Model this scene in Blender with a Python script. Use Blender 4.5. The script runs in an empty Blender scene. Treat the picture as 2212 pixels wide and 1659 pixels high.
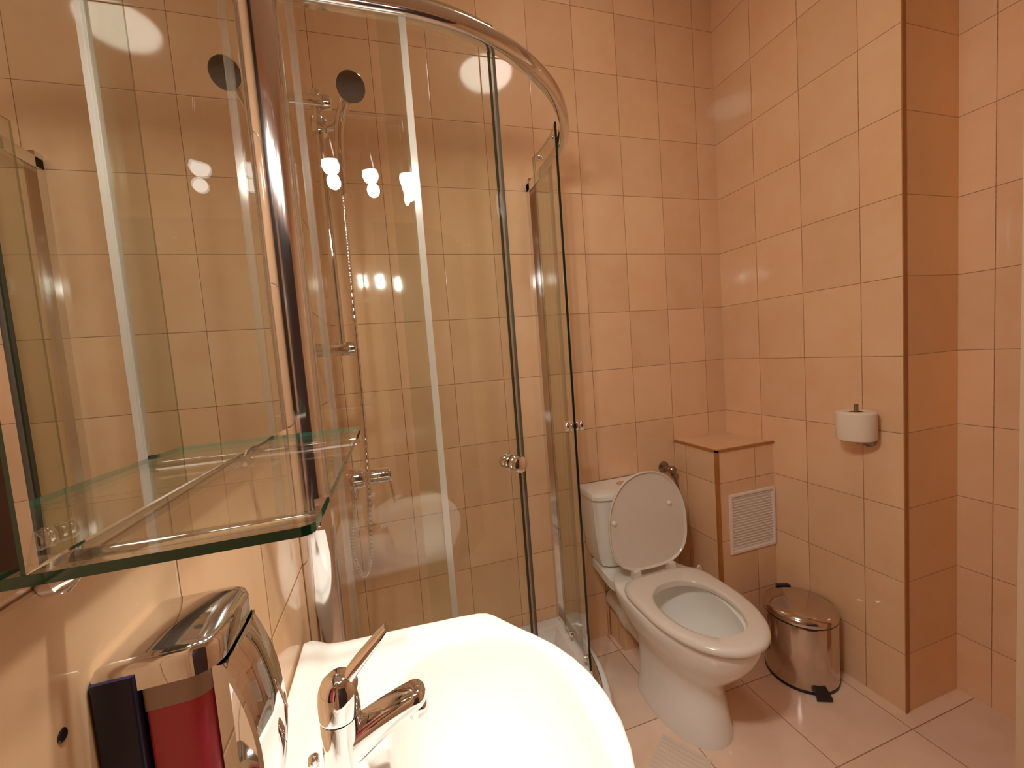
import bpy, bmesh, math, random
from mathutils import Vector, Matrix
random.seed(7)
S = bpy.context.scene
C = S.collection
PI = math.pi
sin, cos, rad = math.sin, math.cos, math.radians

# ------------------------------------------------------------------ camera
F_PX = 879.08
cam = bpy.data.cameras.new('camera')
cam.sensor_fit = 'HORIZONTAL'
cam.sensor_width = 36.0
cam.lens = F_PX * 36.0 / 2212.0
cam.clip_start = 0.01
cam.clip_end = 50
co = bpy.data.objects.new('camera', cam)
C.objects.link(co)
def cam_axes(yaw, pitch, roll):
    f = Vector((sin(yaw) * cos(pitch), cos(yaw) * cos(pitch), sin(pitch)))
    r = Vector((cos(yaw), -sin(yaw), 0))
    u = r.cross(f)
    return r * cos(roll) + u * sin(roll), -r * sin(roll) + u * cos(roll), f
cr, cu, cf = cam_axes(0.2935, -0.0715, -0.0757)
co.matrix_world = Matrix(((cr.x, cu.x, -cf.x, -0.8452), (cr.y, cu.y, -cf.y, -1.5812), (cr.z, cu.z, -cf.z, 1.2971), (0, 0, 0, 1)))
S.camera = co

# ------------------------------------------------------------------ world, view
w = bpy.data.worlds.new('world')
S.world = w
w.use_nodes = True
w.node_tree.nodes['Background'].inputs[0].default_value = (1.0, 0.85, 0.7, 1)
w.node_tree.nodes['Background'].inputs[1].default_value = 0.02
S.view_settings.view_transform = 'Standard'
S.view_settings.look = 'None'
S.view_settings.gamma = 1.0
S.view_settings.use_curve_mapping = False
S.view_settings.exposure = 0.0
S.cycles.max_bounces = 16
S.cycles.glossy_bounces = 10
S.cycles.diffuse_bounces = 6
S.cycles.transparent_max_bounces = 32
S.cycles.transmission_bounces = 12
S.cycles.sample_clamp_indirect = 6.0
S.cycles.blur_glossy = 0.3
S.cycles.use_denoising = True

# lamp positions used by the lamp builders
LAMP = (-0.16, -0.735, 2.85)
CEIL = 2.92
LAMP_L = 16.0
SPOTS = [(-0.945, -1.22, 1.872), (-0.84, -1.30, 1.885), (-0.735, -1.24, 1.855)]
SPOT_W = 5.5
BEAM_W = 9.0
LAMP_COL = (1.0, 0.92, 0.80)
SPOT_COL = (1.0, 0.95, 0.88)

# room constants
XL, XR, YS, XC = -1.022, 0.707, -0.716, 0.976
XM = -1.0
ROW, ROW0 = 0.2487, 1.6974
YF = -2.45

# ------------------------------------------------------------------ node helpers
class NT:
    def __init__(s, name):
        s.m = bpy.data.materials.new(name)
        s.m.use_nodes = True
        s.t = s.m.node_tree
        s.t.nodes.clear()
        s.out = s.t.nodes.new('ShaderNodeOutputMaterial')
    def n(s, typ, **kw):
        nd = s.t.nodes.new('ShaderNode' + typ)
        for k, v in kw.items():
            setattr(nd, k, v)
        return nd
    def set(s, nd, i, v):
        if isinstance(v, bpy.types.NodeSocket):
            s.t.links.new(v, nd.inputs[i])
        else:
            nd.inputs[i].default_value = v
    def math(s, op, a, b=0.0, clamp=False):
        nd = s.n('Math', operation=op, use_clamp=clamp)
        s.set(nd, 0, a)
        s.set(nd, 1, b)
        return nd.outputs[0]
    def mix(s, f, a, b):
        nd = s.n('Mix', data_type='RGBA')
        s.set(nd, 0, f)
        s.set(nd, 6, a)
        s.set(nd, 7, b)
        return nd.outputs[2]
    def maprange(s, v, a, b, c=0.0, d=1.0):
        nd = s.n('MapRange')
        for i, x in enumerate((v, a, b, c, d)):
            s.set(nd, i, x)
        return nd.outputs[0]
    def noise(s, vec, scale, detail=3.0, rough=0.55):
        nd = s.n('TexNoise')
        s.set(nd, 'Vector', vec)
        s.set(nd, 'Scale', scale)
        s.set(nd, 'Detail', detail)
        s.set(nd, 'Roughness', rough)
        return nd.outputs[0]
    def principled(s, **kw):
        nd = s.n('BsdfPrincipled')
        for k, v in kw.items():
            s.set(nd, k.replace('_', ' '), v)
        s.t.links.new(nd.outputs[0], s.out.inputs[0])
        return nd

def rgb(r, g, b):
    return (r, g, b, 1.0)

def simple(name, col, rough=0.4, metal=0.0, spec=0.5, bump=0.0, bscale=60.0, var=0.0, coat=0.0, sss=0.0):
    t = NT(name)
    tc = t.n('TexCoord').outputs['Object']
    c = rgb(*col)
    if var:
        f = t.noise(tc, bscale * 0.4, 4.0)
        c = t.mix(t.maprange(f, 0.3, 0.7), rgb(*[max(0, x * (1 - var)) for x in col]), rgb(*[min(1, x * (1 + var)) for x in col]))
    p = t.principled(Base_Color=c, Roughness=rough, Metallic=metal, Specular_IOR_Level=spec)
    if coat:
        t.set(p, 'Coat Weight', coat)
        t.set(p, 'Coat Roughness', 0.03)
    if bump:
        b = t.n('Bump')
        t.set(b, 'Strength', bump)
        t.set(b, 'Distance', 0.002)
        t.set(b, 'Height', t.noise(tc, bscale, 3.0))
        t.t.links.new(b.outputs[0], p.inputs['Normal'])
    return t.m

def tile_mat(name, ax, uoff, voff, pu, pv, c_lo, c_mid, c_hi, grout, gw=0.0010, rough=0.07, spec=0.42, seed=0.0, axv=2):
    """glazed tiles: the joints follow the room's own coordinates"""
    t = NT(name)
    geo = t.n('NewGeometry')
    sep = t.n('SeparateXYZ')
    t.t.links.new(geo.outputs['Position'], sep.inputs[0])
    u = t.math('DIVIDE', t.math('SUBTRACT', sep.outputs[ax], uoff), pu)
    v = t.math('DIVIDE', t.math('SUBTRACT', sep.outputs[axv], voff), pv)
    def edge(x, p):
        f = t.math('FRACT', x)
        return t.math('MULTIPLY', t.math('MINIMUM', f, t.math('SUBTRACT', 1.0, f)), p)
    d = t.math('MINIMUM', edge(u, pu), edge(v, pv))
    wob = t.math('MULTIPLY', t.math('SUBTRACT', t.noise(geo.outputs['Position'], 90.0, 2.0), 0.5), 0.0009)
    d2 = t.math('ADD', d, wob)
    g = t.maprange(d2, gw * 0.45, gw * 1.25, 1.0, 0.0)
    cell = t.n('CombineXYZ')
    t.set(cell, 0, t.math('FLOOR', u))
    t.set(cell, 1, t.math('FLOOR', v))
    t.set(cell, 2, seed)
    wn = t.n('TexWhiteNoise', noise_dimensions='3D')
    t.t.links.new(cell.outputs[0], wn.inputs['Vector'])
    off = t.n('VectorMath', operation='SCALE')
    t.t.links.new(wn.outputs['Color'], off.inputs[0])
    off.inputs['Scale'].default_value = 7.0
    pos = t.n('VectorMath', operation='ADD')
    t.t.links.new(geo.outputs['Position'], pos.inputs[0])
    t.t.links.new(off.outputs[0], pos.inputs[1])
    n1 = t.noise(pos.outputs[0], 5.5, 4.0, 0.6)
    n2 = t.noise(pos.outputs[0], 26.0, 5.0, 0.65)
    col = t.mix(t.maprange(n1, 0.32, 0.68), rgb(*c_lo), rgb(*c_hi))
    col = t.mix(t.maprange(n2, 0.35, 0.75, 0.0, 0.45), col, rgb(*c_mid))
    # pale flecks in the glaze
    vein = t.maprange(t.noise(pos.outputs[0], 48.0, 2.0), 0.72, 0.80)
    col = t.mix(t.math('MULTIPLY', vein, 0.35), col, rgb(*[min(1.0, x * 1.35 + 0.03) for x in c_hi]))
    hv = t.n('HueSaturation')
    t.set(hv, 'Value', t.maprange(wn.outputs['Value'], 0.0, 1.0, 0.94, 1.05))
    t.set(hv, 'Color', col)
    col = t.mix(g, hv.outputs[0], rgb(*grout))
    p = t.principled(Base_Color=col, Specular_IOR_Level=spec)
    t.set(p, 'Roughness', t.math('ADD', rough, t.math('MULTIPLY', g, 0.5)))
    h = t.math('ADD', t.maprange(d2, 0.0, 0.0032, 0.0, 1.0), t.math('MULTIPLY', t.noise(pos.outputs[0], 9.0, 2.0), 0.10))
    b = t.n('Bump')
    t.set(b, 'Strength', 0.55)
    t.set(b, 'Distance', 0.0012)
    t.set(b, 'Height', h)
    t.t.links.new(b.outputs[0], p.inputs['Normal'])
    return t.m

def glass_mat(name, tint, gloss_rough=0.0, milky=0.0, milky_col=(0.8, 0.8, 0.78), refl=1.0):
    """clear pane: straight transmission plus Fresnel mirror reflection"""
    t = NT(name)
    geo = t.n('NewGeometry')
    dt = t.n('VectorMath', operation='DOT_PRODUCT')
    t.t.links.new(geo.outputs['Normal'], dt.inputs[0])
    t.t.links.new(geo.outputs['Incoming'], dt.inputs[1])
    c = t.math('ABSOLUTE', dt.outputs['Value'])
    k = t.math('SUBTRACT', 1.0, c, True)
    k5 = t.math('POWER', k, 5.0)
    f = t.math('MULTIPLY', t.math('ADD', 0.04, t.math('MULTIPLY', k5, 0.96)), refl, True)
    tr = t.n('BsdfTransparent')
    tr.inputs[0].default_value = rgb(*tint)
    gl = t.n('BsdfGlossy')
    gl.inputs['Color'].default_value = (1, 1, 1, 1)
    gl.inputs['Roughness'].default_value = gloss_rough
    base = tr.outputs[0]
    if milky:
        df = t.n('BsdfDiffuse')
        df.inputs[0].default_value = rgb(*milky_col)
        tl = t.n('BsdfTranslucent')
        tl.inputs[0].default_value = rgb(*milky_col)
        m0 = t.n('MixShader')
        m0.inputs[0].default_value = 0.5
        t.t.links.new(df.outputs[0], m0.inputs[1])
        t.t.links.new(tl.outputs[0], m0.inputs[2])
        m1 = t.n('MixShader')
        m1.inputs[0].default_value = milky
        t.t.links.new(tr.outputs[0], m1.inputs[1])
        t.t.links.new(m0.outputs[0], m1.inputs[2])
        base = m1.outputs[0]
    mx = t.n('MixShader')
    t.t.links.new(f, mx.inputs[0])
    t.t.links.new(base, mx.inputs[1])
    t.t.links.new(gl.outputs[0], mx.inputs[2])
    t.t.links.new(mx.outputs[0], t.out.inputs[0])
    return t.m

def emit_mat(name, col, strength):
    t = NT(name)
    e = t.n('Emission')
    e.inputs[0].default_value = rgb(*col)
    e.inputs[1].default_value = strength
    t.t.links.new(e.outputs[0], t.out.inputs[0])
    return t.m

T_LO, T_MID, T_HI = (0.765, 0.478, 0.270), (0.795, 0.522, 0.312), (0.815, 0.552, 0.338)
GROUT = (0.22, 0.085, 0.030)
M = {}
def wt(name, ax, uoff, seed):
    return tile_mat(name, ax, uoff, ROW0, 0.2, ROW, T_LO, T_MID, T_HI, GROUT, seed=seed)
M['tile_back'] = wt('tile_back', 0, 0.0, 1.0)
M['tile_left'] = wt('tile_left', 1, -0.994, 2.0)
M['tile_right'] = wt('tile_right', 1, -0.198, 3.0)
M['tile_ret'] = tile_mat('tile_return', 0, 0.715, ROW0, 0.40, ROW, (0.86, 0.53, 0.25), (0.87, 0.55, 0.27), (0.88, 0.57, 0.29), (0.35, 0.16, 0.06), seed=4.0)
M['tile_recess'] = wt('tile_recess', 1, YS - 0.0855, 5.0)
M['tile_boxs'] = wt('tile_box_side', 1, -0.07, 6.0)
M['tile_boxf'] = wt('tile_box_front', 0, 0.605, 7.0)
M['tile_boxt'] = tile_mat('tile_box_top', 0, 0.405, -0.25, 0.31, 0.26, T_LO, T_MID, T_HI, GROUT, seed=8.0, axv=1)
M['tile_front'] = wt('tile_front', 0, 0.0, 9.0)
M['tile_floor'] = tile_mat('tile_floor', 0, -0.007, -0.10, 0.3333, 0.33, (0.74, 0.52, 0.37), (0.80, 0.58, 0.43), (0.86, 0.64, 0.49), (0.30, 0.13, 0.06), gw=0.0016, rough=0.10, seed=10.0, axv=1)
M['trim'] = simple('brown_trim', (0.40, 0.16, 0.038), 0.35, var=0.1)
M['ceiling'] = simple('ceiling_paint', (0.80, 0.72, 0.60), 0.8, bump=0.05)
M['jamb'] = simple('door_jamb_paint', (0.78, 0.60, 0.40), 0.4)
M['door'] = simple('added_dark_door', (0.055, 0.03, 0.028), 0.35, var=0.2, bscale=20)
M['ceramic'] = simple('white_ceramic', (0.86, 0.83, 0.77), 0.06, spec=0.55, coat=0.3)
M['seatplastic'] = simple('white_seat_plastic', (0.73, 0.655, 0.565), 0.16, spec=0.5)
M['acrylic'] = simple('white_acrylic', (0.84, 0.82, 0.78), 0.12)
M['whiteplastic'] = simple('white_plastic', (0.86, 0.78, 0.70), 0.35)
M['pipeplastic'] = simple('cream_pipe_plastic', (0.80, 0.72, 0.60), 0.3)
M['chrome'] = simple('chrome', (0.83, 0.83, 0.84), 0.035, metal=1.0)
M['alu'] = simple('polished_aluminium', (0.80, 0.79, 0.79), 0.09, metal=1.0, bump=0.01, bscale=12)
M['steel'] = simple('stainless_steel', (0.62, 0.55, 0.50), 0.13, metal=1.0)
M['dullmetal'] = simple('dull_metal', (0.36, 0.31, 0.25), 0.3, metal=1.0)
M['mirror'] = simple('mirror_silver', (0.86, 0.87, 0.85), 0.0, metal=1.0)
M['board'] = simple('mirror_backing_board', (0.075, 0.032, 0.022), 0.5, var=0.2)
M['glass'] = glass_mat('clear_glass', (0.94, 0.955, 0.93))
M['glass_dark'] = simple('glass_edge_dark', (0.012, 0.016, 0.010), 0.08)
M['shelfglass'] = glass_mat('shelf_glass', (0.95, 0.965, 0.95))
M['shelfedge'] = simple('glass_edge_green', (0.006, 0.085, 0.048), 0.06, spec=0.8)
M['seal'] = glass_mat('clear_seal_strip', (0.88, 0.87, 0.83), 0.15, milky=0.40, milky_col=(0.78, 0.74, 0.66))
M['seal2'] = glass_mat('grey_seal_strip', (0.84, 0.81, 0.75), 0.12, milky=0.16, milky_col=(0.55, 0.50, 0.43))
M['seal3'] = glass_mat('clear_gasket', (0.93, 0.92, 0.89), 0.1, milky=0.10, milky_col=(0.8, 0.75, 0.66))
M['glass_soft'] = glass_mat('glass_edge_clear', (0.62, 0.66, 0.58), 0.05, milky=0.15, milky_col=(0.2, 0.24, 0.18))
M['black'] = simple('black_plastic', (0.012, 0.010, 0.012), 0.3)
M['darkgrey'] = simple('dark_grey_rubber', (0.11, 0.085, 0.07), 0.6)
M['navy'] = simple('dark_navy_plastic', (0.010, 0.010, 0.040), 0.35)
M['paper'] = simple('toilet_paper', (0.80, 0.68, 0.54), 0.9, spec=0.1, bump=0.3, bscale=160)
M['card'] = simple('cardboard_core', (0.16, 0.10, 0.06), 0.9)
M['dome'] = emit_mat('lamp_dome_glow', LAMP_COL, LAMP_L)
M['bulb'] = emit_mat('spot_bulb_glow', SPOT_COL, 190.0)
M['water'] = glass_mat('bowl_water', (0.80, 0.86, 0.84))
M['soap'] = simple('red_liquid_soap', (0.56, 0.06, 0.10), 0.22, spec=0.35, coat=0.4)
M['frost'] = simple('smoky_plastic', (0.42, 0.30, 0.24), 0.12, coat=0.5)

# ------------------------------------------------------------------ mesh helpers
ORG = {}
def link(name, me, parent, org):
    o = bpy.data.objects.new(name, me)
    C.objects.link(o)
    if parent is not None:
        o.parent = parent
    else:
        o.location = org
    ORG[o.name] = Vector(org)
    return o

def obj(name, bm, mats, parent=None, smooth=40, org=None, bevel=0.0, bseg=2):
    """one mesh object; the bmesh is in room coordinates"""
    if bevel:
        es = [e for e in bm.edges if len(e.link_faces) == 2 and e.calc_face_angle(0) > rad(35)]
        bmesh.ops.bevel(bm, geom=es, offset=bevel, segments=bseg, affect='EDGES', profile=0.5)
    if parent is not None:
        org = ORG[parent.name]
    elif org is None:
        vs = [v.co for v in bm.verts]
        org = Vector(((min(v.x for v in vs) + max(v.x for v in vs)) / 2, (min(v.y for v in vs) + max(v.y for v in vs)) / 2, min(v.z for v in vs)))
    org = Vector(org)
    bmesh.ops.translate(bm, verts=bm.verts, vec=-org)
    bmesh.ops.recalc_face_normals(bm, faces=bm.faces)
    me = bpy.data.meshes.new(name)
    if smooth:
        for f in bm.faces:
            f.smooth = True
        for e in bm.edges:
            if len(e.link_faces) == 2 and e.calc_face_angle(0) > rad(smooth):
                e.smooth = False
    bm.to_mesh(me)
    bm.free()
    for m in (mats if isinstance(mats, (list, tuple)) else [mats]):
        me.materials.append(M[m])
    return link(name, me, parent, org)

def thing(name, label, cat, loc, group=None):
    o = bpy.data.objects.new(name, None)
    C.objects.link(o)
    o.location = loc
    o.empty_display_size = 0.05
    ORG[o.name] = Vector(loc)
    tag(o, label, cat, group)
    return o

def tag(o, label=None, cat=None, group=None, kind=None):
    if label: o['label'] = label
    if cat: o['category'] = cat
    if group: o['group'] = group
    if kind: o['kind'] = kind
    return o

def B():
    return bmesh.new()

def box(bm, x0, x1, y0, y1, z0, z1, mat=0):
    v = [bm.verts.new(p) for p in ((x0, y0, z0), (x1, y0, z0), (x1, y1, z0), (x0, y1, z0), (x0, y0, z1), (x1, y0, z1), (x1, y1, z1), (x0, y1, z1))]
    fs = [(0, 3, 2, 1), (4, 5, 6, 7), (0, 1, 5, 4), (1, 2, 6, 5), (2, 3, 7, 6), (3, 0, 4, 7)]
    out = []
    for f in fs:
        q = bm.faces.new([v[i] for i in f])
        q.material_index = mat
        out.append(q)
    return out   # bottom, top, -y, +x, +y, -x

def frame(axis):
    a = Vector(axis).normalized()
    h = Vector((0, 0, 1)) if abs(a.z) < 0.9 else Vector((1, 0, 0))
    u = h.cross(a).normalized()
    return a, u, a.cross(u)

def lathe(bm, prof, org, axis=(0, 0, 1), seg=32, mat=0, cap=True):
    """prof: list of (radius, height along axis)"""
    a, u, v = frame(axis)
    o = Vector(org)
    rings = []
    for r, h in prof:
        if r < 1e-6:
            rings.append([bm.verts.new(o + a * h)])
        else:
            rings.append([bm.verts.new(o + a * h + (u * cos(2 * PI * i / seg) + v * sin(2 * PI * i / seg)) * r) for i in range(seg)])
    for A, Bq in zip(rings, rings[1:]):
        if len(A) == 1 and len(Bq) == 1:
            continue
        for i in range(seg):
            j = (i + 1) % seg
            if len(A) == 1:
                f = bm.faces.new((A[0], Bq[i], Bq[j]))
            elif len(Bq) == 1:
                f = bm.faces.new((A[i], A[j], Bq[0]))
            else:
                f = bm.faces.new((A[i], A[j], Bq[j], Bq[i]))
            f.material_index = mat
    if cap:
        for R in (rings[0], rings[-1]):
            if len(R) > 1:
                bm.faces.new(R).material_index = mat

def tube(bm, pts, r, seg=12, mat=0, flat=1.0, closed_caps=True):
    """round bar through pts; r may be a number or a list"""
    pts = [Vector(p) for p in pts]
    n = len(pts)
    rs = r if isinstance(r, (list, tuple)) else [r] * n
    tang = []
    for i in range(n):
        tang.append((pts[min(i + 1, n - 1)] - pts[max(i - 1, 0)]).normalized())
    a, u, v = frame(tang[0])
    rings = []
    for i in range(n):
        t = tang[i]
        u = (u - t * u.dot(t)).normalized()
        v = t.cross(u)
        rings.append([bm.verts.new(pts[i] + (u * cos(2 * PI * k / seg) + v * sin(2 * PI * k / seg) * flat) * rs[i]) for k in range(seg)])
    for A, Bq in zip(rings, rings[1:]):
        for i in range(seg):
            j = (i + 1) % seg
            bm.faces.new((A[i], A[j], Bq[j], Bq[i])).material_index = mat
    if closed_caps:
        bm.faces.new(rings[0]).material_index = mat
        bm.faces.new(rings[-1]).material_index = mat
    return rings

def spline(ps, n=12):
    ps = [Vector(p) for p in ps]
    out = []
    P = [ps[0] * 2 - ps[1]] + ps + [ps[-1] * 2 - ps[-2]]
    for i in range(1, len(P) - 2):
        for k in range(n):
            t = k / n
            a, b, c, d = P[i - 1], P[i], P[i + 1], P[i + 2]
            out.append(0.5 * ((2 * b) + (c - a) * t + (2 * a - 5 * b + 4 * c - d) * t * t + (3 * b - a - 3 * c + d) * t ** 3))
    out.append(ps[-1])
    return out

def loft(bm, rings, mat=0, cap0=True, cap1=True):
    R = [[bm.verts.new(p) for p in r] for r in rings]
    for A, Bq in zip(R, R[1:]):
        n = len(A)
        for i in range(n):
            j = (i + 1) % n
            bm.faces.new((A[i], A[j], Bq[j], Bq[i])).material_index = mat
    if cap0: bm.faces.new(R[0]).material_index = mat
    if cap1: bm.faces.new(R[-1]).material_index = mat
    return R

def sweep(bm, path, prof, mats=None, capmat=0):
    """path: (x, y, nx, ny) with outward normal; prof: (offset, z) closed loop"""
    rings = [[bm.verts.new((x + nx * o, y + ny * o, z)) for o, z in prof] for x, y, nx, ny in path]
    n = len(prof)
    for A, Bq in zip(rings, rings[1:]):
        for i in range(n):
            j = (i + 1) % n
            f = bm.faces.new((A[i], A[j], Bq[j], Bq[i]))
            if mats: f.material_index = mats[i]
    bm.faces.new(rings[0]).material_index = capmat
    bm.faces.new(rings[-1]).material_index = capmat

# ------------------------------------------------------------------ room shell
def struct(name, bm, mats, label, cat, **k):
    o = obj(name, bm, mats, smooth=0, **k)
    return tag(o, label, cat, kind='structure')

b = B(); box(b, XL - 0.1, 1.2, YF - 0.1, 0.1, -0.1, 0.0); struct('floor', b, 'tile_floor', 'glossy pinkish beige square floor tiles under the toilet and pedal bin', 'floor')
b = B(); box(b, XL - 0.1, 1.2, YF - 0.1, 0.1, CEIL, CEIL + 0.1); struct('ceiling', b, 'ceiling', 'plain cream painted ceiling above the bathroom', 'ceiling')
b = B(); box(b, XL - 0.1, 1.2, 0.0, 0.1, 0, CEIL); struct('wall_back', b, 'tile_back', 'beige tiled wall behind the shower and the toilet tank', 'wall')
b = B(); box(b, XL - 0.1, XL, YF, 0.0, 0, CEIL); struct('wall_left', b, 'tile_left', 'beige tiled wall that carries the mirror and soap dispenser', 'wall')
b = B()
fs = box(b, XR, 1.2, YS, 0.0, 0, CEIL)
fs[2].material_index = 1
struct('wall_right', b, ['tile_right', 'tile_ret'], 'beige tiled wall with the toilet paper holder, ending in a brown edged corner', 'wall')
b = B(); box(b, XC, 1.2, -0.955, YS, 0, CEIL); struct('wall_recess', b, 'tile_recess', 'set back beige tiled wall at the far right of the photo', 'wall')
b = B(); box(b, 0.752, 1.2, YF, -0.955, 0, CEIL); struct('wall_side', b, 'tile_front', 'tiled wall beside the door jamb at the right edge', 'wall')
b = B(); box(b, XL, 0.752, YF - 0.1, YF, 0, CEIL); struct('wall_front', b, 'tile_front', 'tiled wall behind the camera with the added dark door', 'wall')
b = B(); box(b, 0.742, 0.752, -1.06, -0.950, 0, CEIL - 0.02); struct('trim_2', b, 'jamb', 'cream painted door jamb at the right edge of the photo', 'door jamb', bevel=0.002)
b = B(); box(b, XR - 0.0015, XR + 0.015, YS - 0.003, YS + 0.0005, 0, CEIL); struct('trim_1', b, 'trim', 'brown edging strip up the outer corner of the right wall', 'corner trim')
d1 = thing('added_door_1', 'dark door added behind the camera for the chrome to reflect', 'door', (-0.2, YF + 0.02, 0)); d1['kind'] = 'structure'
b = B(); box(b, -0.85, 0.45, YF, YF + 0.04, 0.0, 2.1); obj('door_leaf', b, 'door', d1, smooth=0, bevel=0.003)  # added out of view so the chrome picks up dark reflections
b = B(); tube(b, [(0.34, YF + 0.04, 1.02), (0.34, YF + 0.085, 1.02), (0.23, YF + 0.09, 1.02)], 0.009); obj('door_handle', b, 'chrome', d1)

# tiled duct box in the corner
bx = thing('tiled_duct_box', 'tiled box in the corner beside the toilet with brown edging and a flat tiled top', 'pipe box', (0.555, -0.125, 0))
BX0, BY0, BZ = 0.405, -0.25, 0.842
b = B()
fs = box(b, BX0, XR, BY0, 0.0, 0, BZ)
fs[5].material_index = 1; fs[1].material_index = 2
obj('casing', b, ['tile_boxf', 'tile_boxs', 'tile_boxt'], bx, smooth=0)
b = B(); e = 0.0065
box(b, BX0 - e, BX0 + e, BY0 - e, BY0 + e, 0, BZ + 0.002)
obj('edging_strip', b, 'trim', bx, bevel=0.002)
b = B(); box(b, BX0 - e, XR, BY0 - e, BY0 + e * 0.6, BZ - 0.006, BZ + 0.003); obj('edging_strip', b, 'trim', bx, bevel=0.002)
b = B(); box(b, BX0 - e, BX0 + e * 0.6, BY0, 0.0, BZ - 0.006, BZ + 0.003); obj('edging_strip', b, 'trim', bx, bevel=0.002)

gr = thing('ventilation_grille', 'square white slatted grille set in the front of the tiled box', 'vent grille', (0.58, BY0, 0.394))
b = B()
gx0, gx1, gz0, gz1, gy = 0.458, 0.699, 0.394, 0.648, BY0 - 0.0008
for a_ in ((gx0, gx1, gz0, gz0 + 0.010), (gx0, gx1, gz1 - 0.010, gz1), (gx0, gx0 + 0.010, gz0 + 0.0101, gz1 - 0.0101), (gx1 - 0.010, gx1, gz0 + 0.0101, gz1 - 0.0101)):
    box(b, a_[0], a_[1], gy - 0.009, gy, a_[2], a_[3])
obj('frame', b, 'whiteplastic', gr, smooth=0)
b = B()
n = 19
for i in range(n):
    z = gz0 + 0.014 + (gz1 - gz0 - 0.028) * (i + 0.5) / n
    vs = [b.verts.new(p) for p in ((gx0 + .01, gy - .001, z - .0052), (gx1 - .01, gy - .001, z - .0052), (gx1 - .01, gy - .0075, z + .0045), (gx0 + .01, gy - .0075, z + .0045),
                                   (gx0 + .01, gy - .001, z - .0020), (gx1 - .01, gy - .001, z - .0020), (gx1 - .01, gy - .0045, z + .0052), (gx0 + .01, gy - .0045, z + .0052))]
    for q in ((0, 1, 2, 3), (4, 7, 6, 5), (2, 6, 7, 3), (0, 4, 5, 1), (0, 3, 7, 4), (1, 5, 6, 2)):
        b.faces.new([vs[k] for k in q])
box(b, gx0 + 0.01, gx1 - 0.01, gy - 0.0012, gy - 0.0002, gz0 + 0.01, gz1 - 0.01)
obj('slat_panel', b, 'whiteplastic', gr, smooth=0)

# low tiled pipe casing behind the toilet
pb = thing('low_pipe_casing', 'low tiled step along the back wall behind the toilet', 'pipe box', (0.2, -0.06, 0))
b = B(); fs = box(b, 0.012, BX0 - 0.006, -0.115, 0.0, 0, 0.128); fs[1].material_index = 1; fs[5].material_index = 1
obj('casing', b, ['tile_boxf', 'tile_boxs'], pb, smooth=0, bevel=0.005)
b = B(); box(b, 0.009, 0.014, -0.004, 0.0, 0, 0.128); obj('edging_strip', b, 'trim', pb, smooth=0)

# ------------------------------------------------------------------ ceiling lamp and mirror lamp
cl = thing('ceiling_lamp', 'round white glass dome lamp on the ceiling, seen as a glossy reflection in the tiles', 'ceiling lamp', (LAMP[0], LAMP[1], CEIL))
b = B(); lathe(b, [(0.165, 0.0), (0.168, -0.012), (0.150, -0.030), (0.148, -0.032)], (LAMP[0], LAMP[1], CEIL), seg=48); obj('base_ring', b, 'chrome', cl)
b = B(); pr = [(0.146 * cos(a), -0.03 - 0.062 * sin(a)) for a in [rad(x) for x in range(0, 90, 9)]] + [(0, -0.092)]
lathe(b, pr, (LAMP[0], LAMP[1], CEIL), seg=48); obj('dome_shade', b, 'dome', cl)

ml = thing('mirror_lamp', 'chrome three spot lamp above the mirror, seen only as bright reflections in the glass', 'wall lamp', (XL, -1.26, 2.03))
b = B(); lathe(b, [(0.045, 0.0), (0.045, 0.012), (0.038, 0.02), (0.0, 0.02)], (XL, -1.26, 2.03), (1, 0, 0)); obj('wall_plate', b, 'chrome', ml)
b = B(); tube(b, [(XL + 0.015, -1.26, 2.03), (-0.735, -1.26, 2.03)], 0.008); obj('arm', b, 'chrome', ml)
for sx, sy, sz in SPOTS:
    hd = B()
    d = Vector((0.10, 0.0, -1.0)).normalized()
    o = Vector((sx, sy, sz))
    top = o - d * 0.055
    lathe(hd, [(0.012, -0.06), (0.026, -0.05), (0.032, 0.0), (0.0335, 0.004), (0.031, 0.004), (0.029, 0.0), (0.022, -0.045), (0, -0.047)], o, d, seg=28, cap=False)
    tube(hd, [top, (sx, (sy - 1.26) / 2, 1.99), (sx, -1.26, 2.03)], 0.006)
    h = obj('spot_head', hd, 'chrome', ml)
    bb = B(); lathe(bb, [(0.0, 0.030)] + [(0.023 * cos(rad(a)), 0.007 + 0.023 * sin(rad(a))) for a in range(75, -91, -15)] + [(0.0, -0.016)], o, d, seg=20, cap=False)
    obj('bulb', bb, 'bulb', h)
    for nm_, en_, size_, blend_, aim_ in (('spot_spill_light', SPOT_W, 172, 0.35, Vector((0.55, 0.30, -1))), ('spot_beam_light', BEAM_W, 74, 0.9, Vector((-0.74, -1.12, 0.84)) - o)):
        ld = bpy.data.lights.new(nm_, 'SPOT')
        ld.energy = en_
        ld.color = SPOT_COL
        ld.spot_size = rad(size_)
        ld.spot_blend = blend_
        ld.shadow_soft_size = 0.018
        lo = bpy.data.objects.new(nm_, ld)
        C.objects.link(lo)
        lo.location = o + d * 0.052
        lo.rotation_euler = aim_.to_track_quat('-Z', 'Y').to_euler()

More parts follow.
